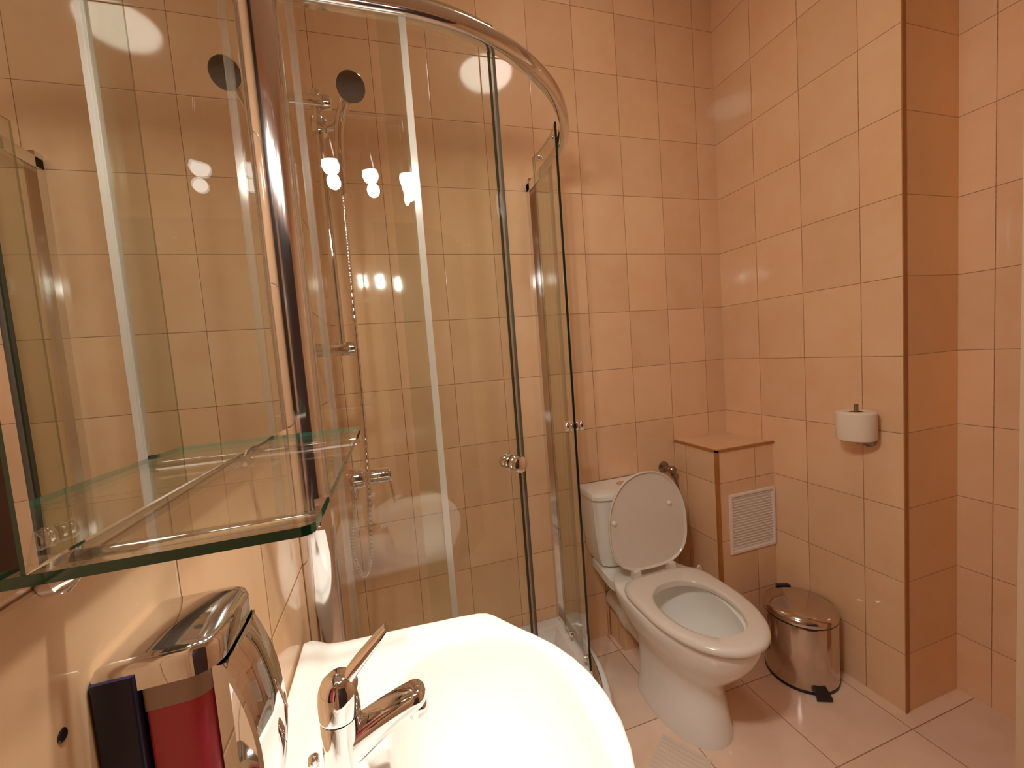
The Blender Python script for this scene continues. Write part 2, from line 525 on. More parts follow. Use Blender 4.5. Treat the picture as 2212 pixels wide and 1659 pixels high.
# ------------------------------------------------------------------ mirror
MY0, MY1, MZ0, MZ1 = -1.3555, -0.876, 1.2180, 2.0
mr = thing('wall_mirror', 'frameless wall mirror over the washbasin, reflecting the shower', 'mirror', (XL, (MY0 + MY1) / 2, MZ0))
b = B(); box(b, XL + 0.0005, XM - 0.0045, MY0 + 0.001, MY1 - 0.004, MZ0 + 0.003, MZ1 - 0.012); obj('backing_board', b, 'board', mr, smooth=0)
b = B()
bv = 0.013
MT = 0.0085
o4 = [(MY0, MZ0), (MY1, MZ0 - MT), (MY1, MZ1 - MT), (MY0, MZ1)]
i4 = [(MY0 + bv * .3, MZ0 + bv * .2), (MY1 - bv, MZ0 - MT + bv * .2), (MY1 - bv, MZ1 - MT - bv), (MY0 + bv * .3, MZ1 - bv)]
vb = [b.verts.new((XM - 0.004, y, z)) for y, z in o4]
vo = [b.verts.new((XM - 0.0022, y, z)) for y, z in o4]
vi = [b.verts.new((XM, y, z)) for y, z in i4]
b.faces.new(vb)
for k in range(4):
    j = (k + 1) % 4
    f = b.faces.new((vb[k], vb[j], vo[j], vo[k])); f.material_index = 1
    b.faces.new((vo[k], vo[j], vi[j], vi[k]))
b.faces.new(vi)
obj('mirror_glass', b, ['mirror', 'shelfedge'], mr, smooth=0)

# ------------------------------------------------------------------ glass shelf
SY0, SY1, SZ, SX = -1.356, -0.955, 1.2055, -0.8885
TILT = 0.0075 / 0.40               # the shelf and the mirror hang slightly out of level
sh = thing('glass_shelf', 'clear glass shelf with dark green edges and two chrome rods under the mirror', 'shelf', (XL, (SY0 + SY1) / 2, SZ))
b = B()
cr_ = 0.006
pl = [(XL + 0.001, SY0), (SX - cr_, SY0), (SX - cr_ * .3, SY0 + cr_ * .3), (SX, SY0 + cr_), (SX, SY1 - cr_), (SX - cr_ * .3, SY1 - cr_ * .3), (SX - cr_, SY1), (XL + 0.001, SY1)]
def zt(y): return SZ + (SY1 - y) * TILT
bo = [b.verts.new((x, y, zt(y))) for x, y in pl]
to = [b.verts.new((x, y, zt(y) + 0.0052)) for x, y in pl]
b.faces.new(bo); b.faces.new(to)
for k in range(len(pl)):
    j = (k + 1) % len(pl)
    f = b.faces.new((bo[k], bo[j], to[j], to[k])); f.material_index = 1
obj('glass_plate', b, ['shelfglass', 'shelfedge'], sh, smooth=0)
for y in (-1.312, -1.018):
    b = B()
    tube(b, [(XL + 0.004, y, zt(y) - 0.0062), (SX - 0.004, y, zt(y) - 0.0062)], 0.0058, 14)
    lathe(b, [(0.014, 0.0), (0.014, 0.006), (0.008, 0.010)], (XL + 0.0005, y, zt(y) - 0.0075), (1, 0, 0), 20)
    r_ = obj('support_rod', b, 'chrome', sh)
    b = B()
    box(b, SX - 0.006, SX + 0.0025, y - 0.004, y + 0.004, zt(y) - 0.012, zt(y) + 0.0075)
    obj('end_clip', b, 'chrome', r_, bevel=0.001)

# ------------------------------------------------------------------ shower enclosure
AX, AY = -0.782, -0.215           # centre of the corner radius
def arcpath(R, p0, p1, n=40):
    out = []
    for i in range(n + 1):
        a = rad(p0 + (p1 - p0) * i / n)
        out.append((AX + R * sin(a), AY - R * cos(a), sin(a), -cos(a)))
    return out
def fullpath(R, x_start=XL + 0.002, y_end=-0.002, n=56):
    out = [(x_start + (AX - x_start) * i / 6, AY - R, 0, -1) for i in range(6)]
    out += arcpath(R, 0, 90, n)
    out += [(AX + R, AY + (y_end - AY) * i / 5, 1, 0) for i in range(1, 6)]
    return out
RG = 0.550
TRZ = 0.152
se = thing('shower_enclosure', 'curved corner shower enclosure of clear glass with chrome rails, doors slid open', 'shower enclosure', (-0.6, -0.4, TRZ))
def roundprof(o0, o1, z0, z1, r, n=5):
    pts = []
    for (cx, cz, a0) in ((o1 - r, z0 + r, -90), (o1 - r, z1 - r, 0), (o0 + r * .4, z1 - r * .4, 90), (o0 + r * .4, z0 + r * .4, 180)):
        rr = r if a0 in (-90, 0) else r * .4
        for i in range(n + 1):
            a = rad(a0 + 90 * i / n)
            pts.append((cx + rr * cos(a), cz + rr * sin(a)))
    return pts
b = B(); sweep(b, fullpath(RG), roundprof(-0.014, 0.015, 1.936, 1.974, 0.012)); rail = obj('top_rail', b, 'alu', se, smooth=50)
b = B(); sweep(b, fullpath(RG), roundprof(-0.013, 0.013, TRZ + 0.0005, TRZ + 0.026, 0.007)); obj('bottom_rail', b, 'alu', se, smooth=50)
# wall profiles
b = B()
pr = []
for i in range(19):
    a = rad(-90 + 180 * i / 18)
    pr.append((0, 0))
yc_, hw = AY - RG + 0.002, 0.030
loop = [(XL + 0.001, yc_ + hw * 0.75)]
for i in range(25):
    a = PI / 2 - PI * i / 24
    loop.append((XL + 0.006 + 0.050 * (abs(cos(a)) ** 0.75), yc_ + hw * sin(a) - 0.004))
loop.append((XL + 0.001, yc_ - hw * 1.05))
loft(b, [[(x, y, z) for x, y in loop] for z in (TRZ + 0.001, 1.985)])
obj('wall_profile', b, 'alu', se, smooth=50)
b = B(); box(b, AX + RG - 0.014, AX + RG + 0.014, -0.032, -0.0005, TRZ + 0.001, 1.985); obj('wall_profile', b, 'alu', se, bevel=0.004)
# fixed panes
def bent(name, path, z0, z1, parent, t=0.003):
    b = B()
    sweep(b, path, [(-t, z0), (t, z0), (t, z1), (-t, z1)], mats=[1, 0, 1, 0], capmat=1)
    return obj(name, b, ['glass', 'glass_soft'], parent, smooth=30)
fx1 = -0.7595
fp1 = bent('fixed_pane', [(XL + 0.03 + (fx1 - XL - 0.03) * i / 4, AY - RG, 0, -1) for i in range(5)], TRZ + 0.018, 1.945, se)
fp2 = bent('fixed_pane', [(AX + RG, AY - 0.004 + (AY * -1 - 0.022) * i / 4, 1, 0) for i in range(5)], TRZ + 0.018, 1.945, se)
b = B(); sweep(b, [(fx1 - 0.006, AY - RG, 0, -1), (fx1 + 0.0065, AY - RG, 0, -1)], [(-0.0065, TRZ + 0.027), (0.0065, TRZ + 0.027), (0.0065, 1.934), (-0.0065, 1.934)]); obj('seal_strip', b, 'seal', fp1, smooth=0)
b = B(); sweep(b, [(-0.955, AY - RG, 0, -1), (-0.943, AY - RG, 0, -1)], [(-0.005, TRZ + 0.027), (0.005, TRZ + 0.027), (0.005, 1.934), (-0.005, 1.934)]); obj('seal_strip', b, 'seal3', fp1, smooth=0)
b = B(); sweep(b, [(AX + RG, AY - 0.002, 1, 0), (AX + RG, AY + 0.008, 1, 0)], [(-0.006, TRZ + 0.027), (0.006, TRZ + 0.027), (0.006, 1.934), (-0.006, 1.934)]); obj('seal_strip', b, 'seal2', fp2, smooth=0)

def knob(parent, phi, z, R):
    a = rad(phi)
    ax = Vector((sin(a), -cos(a), 0))
    o = Vector((AX + R * sin(a), AY - R * cos(a), z))
    for s in (1, -1):
        b = B()
        lathe(b, [(0.0145, 0.0031), (0.0175, 0.006), (0.0182, 0.010), (0.0170, 0.0135), (0.0150, 0.015), (0.0172, 0.017), (0.0185, 0.021), (0.0185, 0.027), (0.0172, 0.031), (0.012, 0.034), (0.0, 0.0345)], o, ax * s, 32)
        obj('door_knob', b, 'chrome', parent)
RD = 0.5325
def door(name, p0, p1, lead, z1):
    d = bent(name, arcpath(RD, p0, p1, 18), TRZ + 0.030, z1, se)
    # leading edge seal
    e = p1 if lead > 0 else p0
    a0, a1 = (e - 1.25, e + 0.25) if lead > 0 else (e - 0.10, e + 0.28)
    b = B()
    w_ = 0.0045 if lead > 0 else 0.0036
    m_ = 0 if lead > 0 else 1
    sweep(b, arcpath(RD, a0, a1, 3), [(-w_, TRZ + 0.031), (w_, TRZ + 0.031), (w_, z1 - 0.001), (-w_, z1 - 0.001)], mats=[m_] * 4, capmat=1)
    obj('edge_seal', b, ['seal2', 'glass_dark'], d, smooth=0)
    for ph in (p0 + 5, p1 - 6):
        for z in (1.992, TRZ + 0.045):
            a = rad(ph)
            b = B()
            o = Vector((AX + RD * sin(a), AY - RD * cos(a), min(z, z1 - 0.014)))
            lathe(b, [(0.010, -0.012), (0.011, -0.006), (0.006, -0.0032), (0.006, 0.0032), (0.008, 0.006), (0.0, 0.007)], o, (sin(a), -cos(a), 0), 18)
            obj('roller', b, 'chrome', d)
    return d
dA = door('sliding_door', -2.5, 23.8, 1, 1.999)
knob(dA, 20.6, 1.055, RD)
dB = door('sliding_door', 74.5, 100.0, -1, 2.018)
knob(dB, 76.6, 1.043, RD)

# tray
tr = thing('shower_tray', 'low white quadrant shower tray in the corner under the glass enclosure', 'shower tray', (-0.6, -0.4, 0))
def trpath(R, inset):
    pts = [(XL + 0.001 + inset, 0 - 0.001 - inset)]
    pts += [(XL + 0.001 + inset, AY - R)]
    pts += [(AX + R * sin(rad(a)), AY - R * cos(rad(a))) for a in range(0, 91, 3)]
    pts += [(AX + R, -0.001 - inset)]
    return pts
rings = []
for R, ins, z in ((0.570, 0, 0.0), (0.572, 0, 0.10), (0.584, 0, 0.125), (0.588, 0, 0.14), (0.586, 0, 0.148), (0.580, 0, 0.152), (0.528, 0.04, 0.152), (0.515, 0.05, 0.146), (0.49, 0.075, 0.100), (0.46, 0.10, 0.092)):
    rings.append([(x, y, z) for x, y in trpath(R, ins)])
b = B(); loft(b, rings); obj('tray_body', b, 'acrylic', tr, smooth=35)
b = B(); lathe(b, [(0.045, 0.0), (0.045, 0.004), (0.03, 0.007), (0, 0.008)], (-0.75, -0.25, 0.092)); obj('drain_cover', b, 'chrome', tr)

# ------------------------------------------------------------------ shower fittings
yb, xb = -0.44, -0.952
sr = thing('shower_slide_rail', 'chrome slide rail with two wall brackets inside the shower', 'slide rail', (XL, yb, 1.34))
b = B(); tube(b, [(xb, yb, 1.33), (xb, yb, 1.985)], 0.0105, 20); obj('bar', b, 'chrome', sr)
for z in (1.345, 1.958):
    b = B()
    lathe(b, [(0.017, 0), (0.017, 0.066), (0.0175, 0.070), (0.0175, 0.082), (0.0185, 0.090), (0.016, 0.102), (0.010, 0.106), (0, 0.107)], (XL + 0.0005, yb, z), (1, 0, 0), 28)
    obj('bracket', b, 'chrome', sr)
b = B(); lathe(b, [(0.018, -0.02), (0.020, -0.015), (0.020, 0.015), (0.018, 0.02)], (xb, yb, 1.90), (0, 0, 1), 24)
tube(b, [(xb + 0.015, yb, 1.90), (xb + 0.040, yb - 0.006, 1.905)], 0.012)
obj('slider', b, 'chrome', sr)

hs = thing('hand_shower', 'hand shower with round dark grey face held on the slide rail', 'hand shower', (-0.91, yb, 1.73))
hc = Vector((-0.867, yb - 0.03, 1.985))
hax = Vector((0.10, -0.90, -0.42)).normalized()
b = B()
tube(b, spline([(-0.912, yb - 0.004, 1.735), (-0.911, yb - 0.006, 1.82), (-0.905, yb - 0.008, 1.895), (-0.890, yb - 0.012, 1.945), (-0.872, yb - 0.014, 1.985)], 6), [0.0105] * 6 + [0.012] * 12 + [0.014] * 7, 16)
obj('handle', b, 'chrome', hs)
b = B(); lathe(b, [(0.0, -0.022), (0.018, -0.021), (0.030, -0.012), (0.0345, 0.0), (0.0345, 0.006), (0.0335, 0.007)], hc, hax, 36); obj('spray_head', b, 'chrome', hs)
b = B(); lathe(b, [(0.0335, 0.0065), (0.032, 0.0095), (0.0, 0.010)], hc, hax, 36)
for rr, nn in ((0.010, 6), (0.018, 12), (0.026, 18)):
    a, u, v = frame(hax)
    for i in range(nn):
        p = hc + hax * 0.0098 + (u * cos(2 * PI * i / nn) + v * sin(2 * PI * i / nn)) * rr
        lathe(b, [(0.0012, 0), (0.0008, 0.0012), (0, 0.0013)], p, hax, 6)
obj('spray_face', b, 'darkgrey', hs)

ho = B()
hp = spline([(-0.912, yb - 0.004, 1.735), (-0.913, yb - 0.006, 1.62), (-0.914, yb - 0.012, 1.45), (-0.915, yb - 0.020, 1.25), (-0.918, yb - 0.030, 1.05), (-0.925, yb - 0.034, 0.90), (-0.934, yb - 0.034, 0.79), (-0.955, yb - 0.032, 0.752), (-0.976, yb - 0.026, 0.82), (-0.968, yb - 0.016, 0.90), (-0.958, yb - 0.008, 0.955)], 40)
tube(ho, hp, [0.0062 if (i // 2) % 2 else 0.0050 for i in range(len(hp))], 10)
tag(obj('shower_hose', ho, 'chrome', smooth=60), 'ribbed chrome shower hose hanging in a loop below the shower mixer', 'shower hose')

mx = thing('shower_mixer', 'chrome shower mixer tap with cylindrical lever handle on the left wall', 'shower mixer', (XL, yb, 1.0))
b = B()
lathe(b, [(0.030, 0), (0.030, 0.010), (0.020, 0.016), (0.020, 0.035), (0.026, 0.045), (0.0275, 0.06), (0.0275, 0.088), (0.024, 0.094), (0.017, 0.097), (0.017, 0.102)], (XL + 0.0005, yb, 1.0), (1, 0, 0), 32)
lathe(b, [(0.012, 0.0), (0.012, 0.035), (0.0095, 0.038), (0.0095, 0.05)], (-0.958, yb - 0.006, 1.0), (0, 0, -1), 20)
obj('body', b, 'chrome', mx)
b = B()
lathe(b, [(0.018, 0.0), (0.0205, 0.002), (0.0205, 0.020), (0.0185, 0.0215), (0.0205, 0.023), (0.0205, 0.052), (0.019, 0.056), (0.0, 0.057)], (XL + 0.104, yb, 1.0), (1, 0, 0), 32)
hd = obj('handle', b, 'chrome', mx)
b = B(); tube(b, spline([(-0.866, yb - 0.003, 0.985), (-0.862, yb - 0.010, 0.955), (-0.858, yb - 0.014, 0.925)], 6), [0.004] * 7 + [0.0035] * 5 + [0.0045], 12); obj('lever', b, 'chrome', hd)

# ------------------------------------------------------------------ washbasin
BYC = -1.120
ws = thing('washbasin', 'white ceramic washbasin with rounded front under the mirror and shelf', 'washbasin', (-0.85, BYC, 0.0))
half = [(-1.020, 0.262), (-1.012, 0.2645), (-0.985, 0.2615), (-0.960, 0.2565), (-0.85, 0.250), (-0.760, 0.2425), (-0.730, 0.2385), (-0.716, 0.233), (-0.706, 0.223), (-0.692, 0.201), (-0.676, 0.176), (-0.658, 0.151), (-0.634, 0.113), (-0.618, 0.075), (-0.609, 0.040), (-0.606, 0.0)]
outl = [(x, BYC + d) for x, d in half] + [(x, BYC - d) for x, d in reversed(half[:-1])]
# dense polygon
def dens(pl, n):
    L = [0]
    for p, q in zip(pl, pl[1:]):
        L.append(L[-1] + math.hypot(q[0] - p[0], q[1] - p[1]))
    return L
def ray_poly(c, a, pl):
    dx, dy = cos(a), sin(a)
    best = None
    n = len(pl)
    for i in range(n):
        x1, y1 = pl[i]; x2, y2 = pl[(i + 1) % n]
        ex, ey = x2 - x1, y2 - y1
        den = dx * ey - dy * ex
        if abs(den) < 1e-12: continue
        t = ((x1 - c[0]) * ey - (y1 - c[1]) * ex) / den
        s = ((x1 - c[0]) * dy - (y1 - c[1]) * dx) / den
        if t > 0 and -1e-9 <= s <= 1 + 1e-9 and (best is None or t < best): best = t
    return best
bc = (-0.785, BYC)
NA = 180
angs = []
corner = [math.atan2(y - bc[1], x - bc[0]) for x, y in outl]
angs = sorted(set([round(-PI + 2 * PI * i / NA, 6) for i in range(NA)] + [round(a, 6) for a in corner]))
def bowl_r(a, ax_, ay_, p=2.6):
    return (abs(cos(a) / ax_) ** p + abs(sin(a) / ay_) ** p) ** (-1 / p)
ZR = 0.840
def ledge(x):
    t = max(0.0, min(1.0, (-0.980 - x) / 0.022))
    return 0.010 * t * t * (3 - 2 * t)
rings = []
def ring(fn):
    rings.append([fn(a) for a in angs])
def pt(r, a, z): 
    return (bc[0] + r * cos(a), bc[1] + r * sin(a), z)
RO = {a: ray_poly(bc, a, outl) for a in angs}
def bw(a):
    return min(bowl_r(a, 0.102 if cos(a) < 0 else 0.148, 0.188), RO[a] - 0.012)
for k, z in ((0.55, 0.66), (0.72, 0.69), (0.86, 0.74), (0.945, 0.79), (0.975, 0.815)):
    ring(lambda a: (max(pt(RO[a] * k, a, z)[0], -1.020), pt(RO[a] * k, a, z)[1], z) if False else pt(RO[a] * k, a, z))
ring(lambda a: pt(RO[a] - 0.0015, a, ZR - 0.012))
ring(lambda a: pt(RO[a], a, ZR - 0.006 + ledge(pt(RO[a], a, 0)[0]) * .8))
ring(lambda a: pt(RO[a] - 0.0012, a, ZR - 0.0015 + ledge(pt(RO[a], a, 0)[0])))
ring(lambda a: pt(RO[a] - 0.004, a, ZR + ledge(pt(RO[a] - 0.004, a, 0)[0])))
for k in (0.12, 0.25, 0.4, 0.55, 0.7, 0.85, 0.97):
    def f(a, k=k):
        r = (RO[a] - 0.004) * (1 - k) + bw(a) * k
        p = pt(r, a, 0)
        return (p[0], p[1], ZR + ledge(p[0]) - 0.004 * k * k)
    ring(f)
for s, dz in ((0.985, 0.0065), (0.965, 0.013), (0.93, 0.028), (0.88, 0.05), (0.80, 0.075), (0.68, 0.098), (0.52, 0.114), (0.36, 0.122), (0.22, 0.125), (0.13, 0.127)):
    ring(lambda a: pt(bw(a) * s, a, ZR - dz))
b = B(); loft(b, rings); basin = obj('basin', b, 'ceramic', ws, smooth=60)
b = B(); lathe(b, [(0.026, 0.0), (0.026, 0.003), (0.022, 0.004), (0.018, 0.002), (0.0, 0.003)], (bc[0], bc[1], ZR - 0.126)); obj('drain', b, 'chrome', ws)
b = B(); lathe(b, [(0.0115, 0.0), (0.0115, 0.003), (0.008, 0.003), (0.008, 0.0005), (0.0, 0.0005)], (-0.8775, BYC, ZR - 0.043), (1, 0, 0.28), 24); obj('overflow_ring', b, 'chrome', ws)
b = B()
rg = []
for z, hx, hy in ((0.0, 0.075, 0.09), (0.02, 0.074, 0.088), (0.05, 0.062, 0.072), (0.35, 0.056, 0.064), (0.60, 0.07, 0.085), (0.68, 0.09, 0.11)):
    rg.append([(-0.93 + hx * cos(2 * PI * i / 32), BYC + hy * sin(2 * PI * i / 32), z) for i in range(32)])
loft(b, rg); obj('pedestal', b, 'ceramic', ws)

# ------------------------------------------------------------------ basin tap
TX, TY = -0.926, -1.135
tp = thing('basin_mixer_tap', 'chrome single lever mixer tap standing on the washbasin', 'tap', (TX, TY, ZR))
b = B()
z0 = ZR - 0.0005
lathe(b, [(0.0275, 0.0), (0.0275, 0.004), (0.0240, 0.010), (0.0215, 0.030), (0.0205, 0.060), (0.0205, 0.092), (0.0200, 0.0955)], (TX, TY, z0), (0, 0, 1), 48)
body = obj('body', b, 'chrome', tp)
b = B()
sp = spline([(TX + 0.006, TY, ZR + 0.058), (TX + 0.035, TY, ZR + 0.074), (TX + 0.062, TY, ZR + 0.086), (TX + 0.088, TY, ZR + 0.095)], 7)
rg = []
for i, p in enumerate(sp):
    t = i / (len(sp) - 1)
    wy, wz = 0.0180 - 0.0015 * t, 0.019 - 0.0095 * t
    if t > 0.85:
        k = math.sqrt(max(0.0, 1 - ((t - 0.85) / 0.155) ** 2)); wy *= k; wz *= 0.55 + 0.45 * k
    nrm = Vector((-0.33, 0, 0.94))
    rg.append([tuple(p + Vector((0, 1, 0)) * wy * (abs(cos(q)) ** 0.7) * (1 if cos(q) > 0 else -1) + nrm * wz * (abs(sin(q)) ** 0.8) * (1 if sin(q) > 0 else -1)) for q in [2 * PI * k / 28 for k in range(28)]])
loft(b, rg); obj('spout', b, 'chrome', tp, smooth=60)
b = B(); lathe(b, [(0.0105, 0.0), (0.0115, -0.003), (0.0115, -0.012), (0.0095, -0.013), (0.0095, -0.010), (0, -0.010)], (TX + 0.077, TY, ZR + 0.084), (-0.2, 0, 1), 24); obj('aerator', b, 'chrome', tp)
b = B()
lathe(b, [(0.0205, 0.0), (0.0212, 0.003), (0.0212, 0.018), (0.0200, 0.028), (0.0165, 0.036), (0.010, 0.0415), (0.0, 0.043)], (TX, TY, ZR + 0.097), (0.05, 0, 1), 48)
lev = obj('cap', b, 'chrome', tp)
b = B()
lp = spline([(TX + 0.004, TY, ZR + 0.122), (TX + 0.016, TY, ZR + 0.138), (TX + 0.034, TY + 0.001, ZR + 0.156), (TX + 0.054, TY + 0.002, ZR + 0.174)], 6)
rg = []
for i, p in enumerate(lp):
    t = i / (len(lp) - 1)
    wy, wz = 0.0075 + 0.0025 * sin(t * PI) + 0.001 * t, 0.0072 - 0.0038 * t
    if t > 0.9: wy *= 0.85
    nrm = Vector((-0.68, 0, 0.73))
    rg.append([tuple(p + Vector((0, 1, 0)) * wy * (abs(cos(q)) ** 0.6) * (1 if cos(q) > 0 else -1) + nrm * wz * (abs(sin(q)) ** 0.8) * (1 if sin(q) > 0 else -1)) for q in [2 * PI * k / 24 for k in range(24)]])
loft(b, rg); obj('lever', b, 'chrome', lev, smooth=60)
b = B(); tube(b, [(TX - 0.030, TY, ZR - 0.001), (TX - 0.030, TY, ZR + 0.048)], 0.0022, 10)
lathe(b, [(0.0022, -0.003), (0.0055, 0.001), (0.0065, 0.005), (0.005, 0.010), (0, 0.0115)], (TX - 0.030, TY, ZR + 0.047), (0, 0, 1), 18); obj('pop_up_knob', b, 'chrome', tp)

# ------------------------------------------------------------------ soap dispenser
DX0, DX1, DY0, DY1, DZ0, DZ1 = XL + 0.0005, -0.961, -1.300, -1.226, 0.955, 1.138
sd = thing('soap_dispenser', 'wall soap dispenser full of red soap with a chrome lid and push lever', 'soap dispenser', (DX0, (DY0 + DY1) / 2, DZ0))
def rrect(x0, x1, y0, y1, r, n=5):
    pts = []
    for cx, cy, a0 in ((x1 - r, y0 + r, -90), (x1 - r, y1 - r, 0), (x0 + .002, y1 - .002, 90), (x0 + .002, y0 + .002, 180)):
        rr = r if a0 in (-90, 0) else 0.002
        for i in range(n + 1):
            a = rad(a0 + 90 * i / n)
            pts.append((cx + rr * cos(a), cy + rr * sin(a)))
    return pts
b = B(); loft(b, [[(x, y, z) for x, y in rrect(DX0, DX0 + 0.021, DY0 - 0.003, DY1 + 0.003, 0.002)] for z in (DZ0 - 0.01, DZ1 - 0.008)]); obj('back_plate', b, 'navy', sd, smooth=30)
b = B(); loft(b, [[(x, y, z) for x, y in rrect(DX0 + 0.022, DX1 - 0.006, DY0 + 0.0015, DY1 - 0.0015, 0.012)] for z in (DZ0, DZ1 - 0.034)]); obj('soap_tank', b, 'soap', sd, smooth=30)
b = B(); loft(b, [[(x, y, z) for x, y in rrect(DX0 + 0.0215, DX1 - 0.005, DY0 + 0.001, DY1 - 0.001, 0.012)] for z in (DZ1 - 0.0335, DZ1 - 0.018)]); obj('tank_rim', b, 'frost', sd, smooth=30)
b = B()
rg = []
for ins, z in ((0.0, DZ1 - 0.018), (0.0, DZ1 - 0.006), (0.0015, DZ1 - 0.002), (0.005, DZ1), ):
    rg.append([(x, y, z) for x, y in rrect(DX0 + ins, DX1 + 0.001 - ins, DY0 - 0.001 + ins, DY1 + 0.001 - ins, 0.016 - ins)])
loft(b, rg); obj('lid', b, 'chrome', sd, smooth=45)
b = B()
rg = []
for t in [i / 16 for i in range(17)]:
    z = DZ1 - 0.020 - t * (DZ1 - 0.02 - DZ0 + 0.004)
    bulge = 0.016 * sin(PI * min(1, t * 1.15)) ** 0.8 if t < 0.87 else 0.016 * sin(PI * 1.0) + 0.004 * (t - 0.87)
    th = 0.0045
    hy = 0.030
    rg.append([(DX1 + 0.001 + bulge - 0.004 * (abs(k) ** 2) + o_, (DY0 + DY1) / 2 + k * hy, z) for k, o_ in [(-1, 0), (-0.5, 0), (0, 0), (0.5, 0), (1, 0), (1, th * .6), (0.5, th), (0, th), (-0.5, th), (-1, th * .6)]])
loft(b, rg); obj('push_lever', b, 'chrome', sd, smooth=45)
b = B(); box(b, DX1 - 0.006, DX1 + 0.002, DY0 + 0.008, DY1 - 0.008, DZ0, DZ1 - 0.02); obj('front_frame', b, 'chrome', sd, bevel=0.002)
b = B(); tube(b, [(-0.985, -1.262, 0.957), (-0.985, -1.262, 0.930), (-0.978, -1.262, 0.917)], 0.005, 12); obj('nozzle', b, 'chrome', sd)

b = B(); lathe(b, [(0.0035, 0.0), (0.0028, 0.0006), (0.0, 0.0002)], (XL + 0.0002, -1.322, 1.120), (1, 0, 0), 12)
tag(obj('wall_plug', b, 'black'), 'small dark screw hole in the tiles left of the soap dispenser', 'wall plug')

# ------------------------------------------------------------------ toilet
CXT = 0.062
wc = thing('toilet', 'white ceramic toilet with its lid raised against the back wall tank', 'toilet', (CXT, -0.4, 0))
def oval(yb_, yf, hw, z, cx=CXT, n=56, pf=2.1, pb_=3.2, ymid=None):
    ym = ymid if ymid is not None else (yb_ + (yf - yb_) * 0.42)
    pts = []
    for i in range(n):
        a = 2 * PI * i / n
        c_, s_ = cos(a), sin(a)
        if s_ < 0:
            pts.append((cx + hw * (abs(c_) ** (2 / pf)) * (1 if c_ > 0 else -1), ym + (ym - yf) * -1 * (abs(s_) ** (2 / pf)), z))
        else:
            pts.append((cx + hw * (abs(c_) ** (2 / pb_)) * (1 if c_ > 0 else -1), ym + (yb_ - ym) * (abs(s_) ** (2 / pb_)), z))
    return pts
sec_ = [  # back y, front y, half width, z
    (-0.205, -0.598, 0.122, 0.000), (-0.205, -0.598, 0.123, 0.006), (-0.205, -0.596, 0.121, 0.02), (-0.200, -0.590, 0.116, 0.06), (-0.196, -0.580, 0.108, 0.11),
    (-0.190, -0.574, 0.102, 0.15), (-0.185, -0.582, 0.102, 0.185), (-0.180, -0.606, 0.110, 0.22), (-0.175, -0.640, 0.127, 0.255), (-0.170, -0.672, 0.149, 0.295),
    (-0.170, -0.697, 0.165, 0.335), (-0.170, -0.712, 0.1735, 0.372), (-0.170, -0.7165, 0.1755, 0.392), (-0.172, -0.714, 0.174, 0.400), (-0.176, -0.706, 0.168, 0.404)]
sec = []
for y_, f_, h_, z_ in sec_:
    k = max(0.0, min(1.0, (0.372 - z_) / 0.13))
    sec.append((y_ - 0.060 * k if z_ > 0.03 else y_ - 0.045, f_, h_, z_))
rings = [oval(*q) for q in sec]
for yb_, yf, hw, z in ((-0.300, -0.672, 0.128, 0.402), (-0.305, -0.662, 0.120, 0.396), (-0.300, -0.668, 0.124, 0.372), (-0.302, -0.672, 0.126, 0.345), (-0.306, -0.655, 0.118, 0.31), (-0.315, -0.615, 0.098, 0.275), (-0.330, -0.560, 0.072, 0.245), (-0.345, -0.510, 0.050, 0.225)):
    rings.append(oval(yb_, yf, hw, z, pb_=2.2))
b = B(); loft(b, rings)
# back shelf that carries the tank
loft(b, [[(CXT + x, y, z) for x, y in ((-0.13, -0.02), (0.13, -0.02), (0.15, -0.20), (0.13, -0.30), (-0.13, -0.30), (-0.15, -0.20))] for z in (0.352, 0.386)])
loft(b, [[(CXT + x * k, y, z) for x, y in ((-0.10, -0.10), (0.10, -0.10), (0.10, -0.26), (-0.10, -0.26))] for k, z in ((0.7, 0.30), (0.95, 0.32), (1.2, 0.354))])
obj('bowl', b, 'ceramic', wc, smooth=48)
b = B(); f_ = [b.verts.new(p) for p in oval(-0.335, -0.54, 0.062, 0.236, pb_=2.2)]; b.faces.new(f_); obj('water', b, 'water', wc)
# trap recess on the flank
b = B()
for s in (-1,):
    tube(b, spline([(CXT - 0.090, -0.25, 0.30), (CXT - 0.099, -0.33, 0.262), (CXT - 0.095, -0.42, 0.215), (CXT - 0.080, -0.47, 0.170)], 6), [0.008] * 6 + [0.014] * 6 + [0.010] * 6 + [0.004], 12, flat=0.8)
obj('trap_rib', b, 'ceramic', wc)
# seat
def seatring(t0, z):
    return oval(-0.284 - t0, -0.733 + t0, 0.177 - t0, z, pf=2.12, pb_=4.4, n=72)
def hole(t0, z):
    return oval(-0.366 + t0 * 0, -0.668, 0.118 + t0, z, pb_=2.3, n=72, cx=CXT - 0.004, ymid=-0.50)
b = B()
so = [seatring(0.004, 0.4075), seatring(0.0, 0.413), seatring(0.001, 0.422), seatring(0.008, 0.4285), seatring(0.020, 0.4305), hole(0.014, 0.4295), hole(0.004, 0.427), hole(0.0, 0.420), hole(0.004, 0.4075)]
R_ = loft(b, so, cap0=False, cap1=False)
for i in range(72):
    j = (i + 1) % 72
    b.faces.new((R_[-1][i], R_[-1][j], R_[0][j], R_[0][i]))
obj('seat', b, 'seatplastic', wc, smooth=50)
